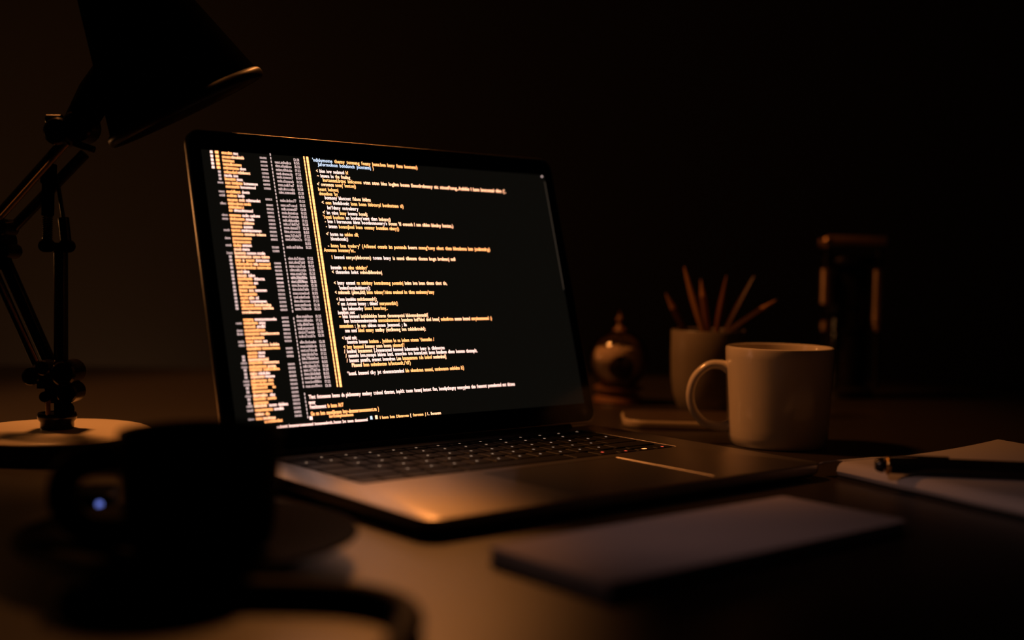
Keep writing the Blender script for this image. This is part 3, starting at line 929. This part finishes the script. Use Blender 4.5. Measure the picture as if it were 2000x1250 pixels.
# ------------------------------------------------------------------ white mug
mug = thing('mug', 'white glazed mug lit orange, standing right of the laptop', 'mug', (0.2275, 1.05, 0.0))
link('body', lathe('body', [(0, 0.0015), (0.034, 0.0015), (0.0355, 0.0), (0.0385, 0.0005), (0.0410, 0.004), (0.0420, 0.009), (0.0425, 0.016), (0.0452, 0.075), (0.0455, 0.0815),
                            (0.0450, 0.0832), (0.0440, 0.0838), (0.0430, 0.0830), (0.0426, 0.081), (0.0420, 0.075), (0.0395, 0.016), (0.037, 0.008), (0, 0.006)],
                   M['white_cer'], 96), mug)
hp = catmull([(-0.0428, 0, 0.0648), (-0.050, 0, 0.0672), (-0.060, 0, 0.0660), (-0.0705, 0, 0.0560), (-0.0745, 0, 0.0415), (-0.0715, 0, 0.0280), (-0.062, 0, 0.0175), (-0.050, 0, 0.0143), (-0.0412, 0, 0.0150)], 8)
nn_ = len(hp)
rr = [0.0053 + 0.0026 * (abs(2 * i / (nn_ - 1) - 1) ** 6) for i in range(nn_)]
link('handle', tube('handle', hp, rr, M['white_cer'], 20, squash=0.72), mug, (0, 0, 0), (0, 0, math.radians(-4)))

# slim tray behind the mug handle
tr = thing('tray', 'slim cream-edged tray with rounded corners lying behind the white mug handle', 'tray', (0.168, 1.172, 0.0), math.radians(-3))
link('rim', rslab('rim', -0.062, -0.042, 0.062, 0.042, 0.022, [(0.003, 0.0), (0.0005, 0.0015), (0, 0.004), (0, 0.0062), (0.0012, 0.0078), (0.0022, 0.0080), (0.0032, 0.0074), (0.0045, 0.0060)], M['tray'], 12), tr)
link('inlay', rslab('inlay', -0.0602, -0.0402, 0.0602, 0.0402, 0.0202, [(0, 0.0062), (0, 0.0084), (0.0004, 0.0087)], M['tray_in'], 12), tr)

# ------------------------------------------------------------------ pencil holder and sticks
PH = Vector((0.199, 1.25, 0.0))
ho = link('pencil_holder', lathe('pencil_holder', [(0, 0.001), (0.020, 0.0), (0.024, 0.001), (0.0300, 0.008), (0.0350, 0.022), (0.0372, 0.040), (0.0378, 0.060), (0.0378, 0.0850), (0.0370, 0.0862), (0.0358, 0.0850),
                                                   (0.0352, 0.060), (0.0345, 0.040), (0.0320, 0.022), (0.027, 0.010), (0, 0.006)], M['cup_cer'], 80), None, PH)
tag(ho, 'cream ceramic pencil pot holding sticks behind the white mug', 'pencil pot')
GP = 'pencils and sticks in the cream pot'


def stick(name, label, tip, rim, dy0, dy1, kind, mt):
    """tip and rim points (x, z) in the pot's upright plane; runs on down to the pot floor."""
    tip = Vector((tip[0], PH.y + dy0, tip[1])); rm = Vector((rim[0], PH.y + dy1, rim[1]))
    d = (rm - tip).normalized()
    t = (0.0125 - rm.z) / d.z
    lowp = rm + d * t
    off = Vector((lowp.x - PH.x, lowp.y - PH.y, 0))
    if off.length > 0.022:                       # stop where it would meet the pot's inner wall
        for s in range(200):
            q = rm + d * (t * s / 200)
            lim = 0.030 if q.z > 0.03 else 0.021
            if Vector((q.x - PH.x, q.y - PH.y, 0)).length > lim and s > 20:
                break
            lowp = q
    L = (tip - lowp).length
    o = thing(name, label, 'pencil' if name == 'pencil' else 'stick', lowp, 0, GP)
    o.rotation_mode = 'QUATERNION'
    o.rotation_quaternion = (tip - lowp).to_track_quat('Z', 'Y')
    if kind == 'pencil':
        r = 0.0037
        prof = [(0, 0), (r * 0.9, 0.0), (r, 0.0005), (r, L - 0.020)]
        link('barrel', lathe('barrel', prof + [(r * 0.98, L - 0.0198), (0, L - 0.0198)], mt, 6), o)
        link('sharpened_point', lathe('sharpened_point', [(0, L - 0.0199), (r * 0.93, L - 0.0199), (0.0009, L - 0.003), (0, L - 0.003)], M['wood_pale'], 12), o)
        link('lead', lathe('lead', [(0, L - 0.0031), (0.0009, L - 0.0031), (0.0002, L), (0, L)], M['graphite'], 8), o)
    else:
        w = kind
        prof = [(0, 0), (0.003, 0), (0.0034, L * 0.45), (w, L * 0.66), (w, L * 0.78), (0.0030, L * 0.95), (0.0012, L), (0, L)]
        me = lathe('blade', prof, mt, 20)
        for v in me.vertices:
            v.co.y *= 0.55
        link('blade', me, o)
        link('end_cap', lathe('end_cap', [(0, -0.0002), (0.0034, -0.0002), (0.0036, 0.004), (0, 0.004)], M['pencil_dark'], 16), o)


stick('pencil', 'thin dark pencil leaning far left out of the cream pot', (0.1531, 0.1248), (0.1737, 0.0870), 0.000, 0.002, 'pencil', M['pencil_dark'])
stick('modelling_stick', 'flat wooden stick with bright orange face, tallest in the cream pot', (0.1691, 0.1490), (0.1900, 0.0870), -0.024, -0.017, 0.0058, M['wood_pale'])
stick('pencil', 'dim reddish pencil standing almost upright between the two flat sticks', (0.1915, 0.1390), (0.1995, 0.0870), 0.016, 0.012, 'pencil', M['wood_pencil'])
stick('modelling_stick', 'broad reddish stick standing just right of the upright pencil', (0.2146, 0.1413), (0.2067, 0.0870), -0.004, -0.003, 0.0066, M['wood_pencil'])
stick('modelling_stick', 'dim stick leaning right above the white mug rim', (0.2455, 0.1409), (0.2190, 0.0870), 0.014, 0.012, 0.0055, M['pencil_dark'])
stick('pencil', 'short dark pencil leaning furthest right out of the cream pot', (0.2652, 0.1190), (0.2240, 0.0900), -0.012, -0.012, 'pencil', M['pencil_dark'])

# ------------------------------------------------------------------ glass globe ornament
GO = Vector((0.1175, 1.35, 0.0))
gl = thing('glass_ornament', 'small glass globe with a dark ball inside, between laptop and pencil pot', 'ornament', GO)
link('foot', lathe('foot', [(0, 0), (0.026, 0), (0.0275, 0.002), (0.026, 0.006), (0.020, 0.009), (0.021, 0.0125), (0.0265, 0.0150), (0.0265, 0.0172), (0, 0.0172)], M['wood_base'], 56), gl)
prof = []
for k in range(4, 31):
    a = math.pi * (k / 31.0)
    prof.append((0.0322 * math.sin(a), 0.0465 - 0.0322 * math.cos(a)))
gprof = [(0.0185, 0.0176)] + [p for p in prof if p[1] > 0.0215] + [(0.0028, 0.0790), (0.0, 0.0790)]
inner = [(max(r - 0.0012, 0.0), z - 0.0008 if z > 0.05 else z + 0.0008) for r, z in reversed(gprof)]
link('globe', lathe('globe', gprof + inner[1:], M['glass'], 64), gl)
link('ball', lathe('ball', [(0.0142 * math.sin(math.pi * k / 20) if 0 < k < 20 else 0, 0.0385 - 0.0142 * math.cos(math.pi * k / 20)) for k in range(21)], M['ball'], 40), gl, (0.001, -0.0145, 0.0015))
link('spindle', rod('spindle', (0.001, -0.0150, 0.054), (0, 0, 0.0775), 0.0012, M['ball'], 10), gl)
link('finial', lathe('finial', [(0, 0.0788), (0.0075, 0.0788), (0.0050, 0.0815), (0.0026, 0.0840), (0.0022, 0.0870), (0.0036, 0.0890), (0.0040, 0.0910), (0.0030, 0.0930), (0.0012, 0.0945), (0.0008, 0.0985), (0, 0.0990)], M['wood_base'], 24), gl)
# added cream core imitating light refracted in the globe, behind the ball
cp = [(0, 0.0215)] + [(0.0262 * math.sin(math.pi * k / 24), 0.0462 - 0.0262 * math.cos(math.pi * k / 24)) for k in range(3, 17)] + [(0.0, 0.0625)]
link('refraction_core', lathe('refraction_core', cp, M['refraction'], 56), gl, (-0.001, 0.0045, 0))

# ------------------------------------------------------------------ canister at the back
CN = Vector((0.391, 1.45, 0.0))
can = thing('canister', 'dark glass canister with copper posts and bar handle, far back right', 'canister', CN)
link('body', lathe('body', [(0, 0.0), (0.030, 0.0), (0.0315, 0.002), (0.0315, 0.010), (0.0240, 0.013), (0.0240, 0.150), (0.0225, 0.154), (0, 0.154)], M['smoke'], 64), can)
link('lid', lathe('lid', [(0, 0.1535), (0.0300, 0.1535), (0.0310, 0.1545), (0.0310, 0.1590), (0.0280, 0.1640), (0.012, 0.1670), (0, 0.1672)], M['dark_metal'], 64), can)
for z0 in (0.0765, 0.1055):
    link('band', lathe('band', [(0.0238, z0), (0.0252, z0), (0.0254, z0 + 0.0015), (0.0252, z0 + 0.003), (0.0238, z0 + 0.003)], M['dark_metal'], 64), can)
for sx in (-0.0300, 0.0300):
    link('post_bracket', mesh('post_bracket', *box_data(min(sx * 0.6, sx * 1.1), -0.026, 0.0935 if sx < 0 else 0.0795, max(sx * 0.6, sx * 1.1), -0.012, 0.0985 if sx < 0 else 0.0825), M['dark_metal'], smooth=False), can)
    link('post', rod('post', (sx, -0.022, 0.011), (sx, -0.022, 0.078), 0.0030, M['dark_metal'], 16), can)
    link('post_sleeve', rod('post_sleeve', (sx, -0.022, 0.1085 if sx < 0 else 0.088), (sx, -0.022, 0.1495), 0.0074, M['copper'], 28), can)
    link('post_nut', rod('post_nut', (sx, -0.022, 0.0780), (sx, -0.022, 0.0890 if sx < 0 else 0.0875), 0.0058, M['copper'], 20), can)
    link('handle_upright', rod('handle_upright', (sx, -0.022, 0.149), (sx, -0.022, 0.183), 0.0032, M['dark_metal'], 16), can)
link('handle_bar', rod('handle_bar', (-0.030, -0.022, 0.1825), (0.037, -0.022, 0.1825), 0.0052, M['copper_satin'], 24), can)
link('knob', merge('knob', [rod_data((-0.040, -0.022, 0.1790), (-0.030, -0.022, 0.1790), 0.0055), rod_data((-0.030, -0.028, 0.1800), (-0.030, -0.016, 0.1800), 0.0060)], M['copper']), can)

# ------------------------------------------------------------------ notepad at the front
PA = math.atan2(0.1503, 0.1821)
npad = thing('notepad', 'closed pale notepad lying in front of the laptop', 'notepad', (-0.0109 + 0.0635 * math.sin(PA), 0.6179 - 0.0635 * math.cos(PA) - 0.0, 0.0), PA)
PL, PWD = 0.236, 0.0885
pad_off = 0.0635 - PWD
link('page_block', rslab('page_block', 0.001, pad_off + 0.001, PL - 0.001, pad_off + PWD - 0.001, 0.003, [(0, 0.0012), (0, 0.0078)], M['paper_edge'], 4), npad)
link('front_cover', rslab('front_cover', 0, pad_off, PL, pad_off + PWD, 0.004, [(0, 0.0078), (0, 0.0088), (0.0003, 0.0090)], M['pad_cover'], 5), npad)
link('back_cover', rslab('back_cover', 0, pad_off, PL, pad_off + PWD, 0.004, [(0, 0.0), (0, 0.0012)], M['cover'], 5), npad)

# ------------------------------------------------------------------ open notebook with a torn corner, pen on top
NB = thing('notebook', 'thick white notebook with a torn page corner at the right edge', 'notebook', (0.2345, 0.8835, 0.0), math.radians(-60.5))
# local x runs along the near left edge towards the camera, local y away to the right
NL, NW = 0.20, 0.17


def page_top(u, v):
    return 0.0128 + 0.0065 * max(0.0, (v - 0.05) / 0.12) ** 2 * (1 - 0.35 * u / NL)


def notebook_block():
    V, Fc = [], []
    nu, nv = 24, 26
    prof = [(0.004, 0.0015), (0.0012, 0.0032), (0.0, 0.0058), (0.0008, 0.0088), (0.0030, 0.0112), (0.0062, 0.0125)]
    rowsv = [(p[0], p[1]) for p in prof] + [(0.010 + (NW - 0.010) * k / nv, None) for k in range(nv + 1)] + [(NW, 0.0015)]
    for i in range(nu + 1):
        u = NL * i / nu
        for (v, z) in rowsv:
            wob = 0.0005 * math.sin(u * 90) if v < 0.008 else 0.0
            V.append((u, v + wob, page_top(u, v) if z is None else z))
    nr = len(rowsv)
    for i in range(nu):
        for k in range(nr - 1):
            a = i * nr + k
            Fc.append((a, a + 1, a + nr + 1, a + nr))
        Fc.append((i * nr + nr - 1, i * nr, (i + 1) * nr, (i + 1) * nr + nr - 1))
    Fc.append(tuple(range(nr)))
    Fc.append(tuple(nu * nr + k for k in range(nr)))
    return mesh('page_block', V, Fc, M['paper'])


link('page_block', notebook_block(), NB)
link('back_cover', rslab('back_cover', -0.001, -0.001, NL + 0.001, NW + 0.001, 0.004, [(0, 0.0), (0, 0.0015)], M['cover'], 4), NB)


def torn_tab(pts, z0, z1, th=0.0003):
    V, Fc = [], []
    for (a, b) in pts:
        t = max(0.0, min(1.0, -a / 0.018))
        z = z0 + (z1 - z0) * t * t
        V.append((a, b, z)); V.append((a, b, z + th))
    n = len(pts)
    Fc.append(tuple(2 * k for k in range(n))); Fc.append(tuple(2 * k + 1 for k in range(n)))
    for k in range(n):
        k2 = (k + 1) % n
        Fc.append((2 * k, 2 * k2, 2 * k2 + 1, 2 * k + 1))
    return mesh('torn_corner', V, Fc, M['paper'], smooth=False)


link('torn_corner', torn_tab([(0.001, 0.0065), (-0.004, 0.004), (-0.010, -0.004), (-0.0125, -0.005), (-0.0115, -0.001), (-0.016, -0.004), (-0.0175, -0.001), (-0.016, 0.008), (-0.013, 0.020), (-0.006, 0.040), (0.001, 0.060)], 0.0128, 0.0070), NB)

pen = thing('pen', 'black pen with a gold ring resting on the white notebook', 'pen', (0.2464, 0.8324, 0.0192), math.atan2(-0.0147, 0.0949))
lx = Matrix.Rotation(math.pi / 2, 4, 'Y')


def along_x(me):
    me.transform(lx); me.update(); return me


link('barrel', along_x(lathe('barrel', [(0, 0.0), (0.0030, 0.0002), (0.0045, 0.0020), (0.0052, 0.005), (0.0052, 0.0060)], M['pen'], 28)), pen)
link('ring', along_x(lathe('ring', [(0.0045, 0.0072), (0.0054, 0.0073), (0.0062, 0.0080), (0.0064, 0.0088), (0.0062, 0.0096), (0.0054, 0.0103), (0.0045, 0.0104)], M['gold'], 28)), pen)
link('grip', along_x(lathe('grip', [(0.0045, 0.0093), (0.0055, 0.0094), (0.0060, 0.030), (0.0060, 0.105), (0.0050, 0.128), (0.0020, 0.137), (0.0006, 0.141), (0, 0.141)], M['pen'], 28)), pen)
link('clip', mesh('clip', *box_data(0.006, -0.0011, 0.0062, 0.048, 0.0011, 0.0072), M['lamp_steel'], smooth=False), pen)
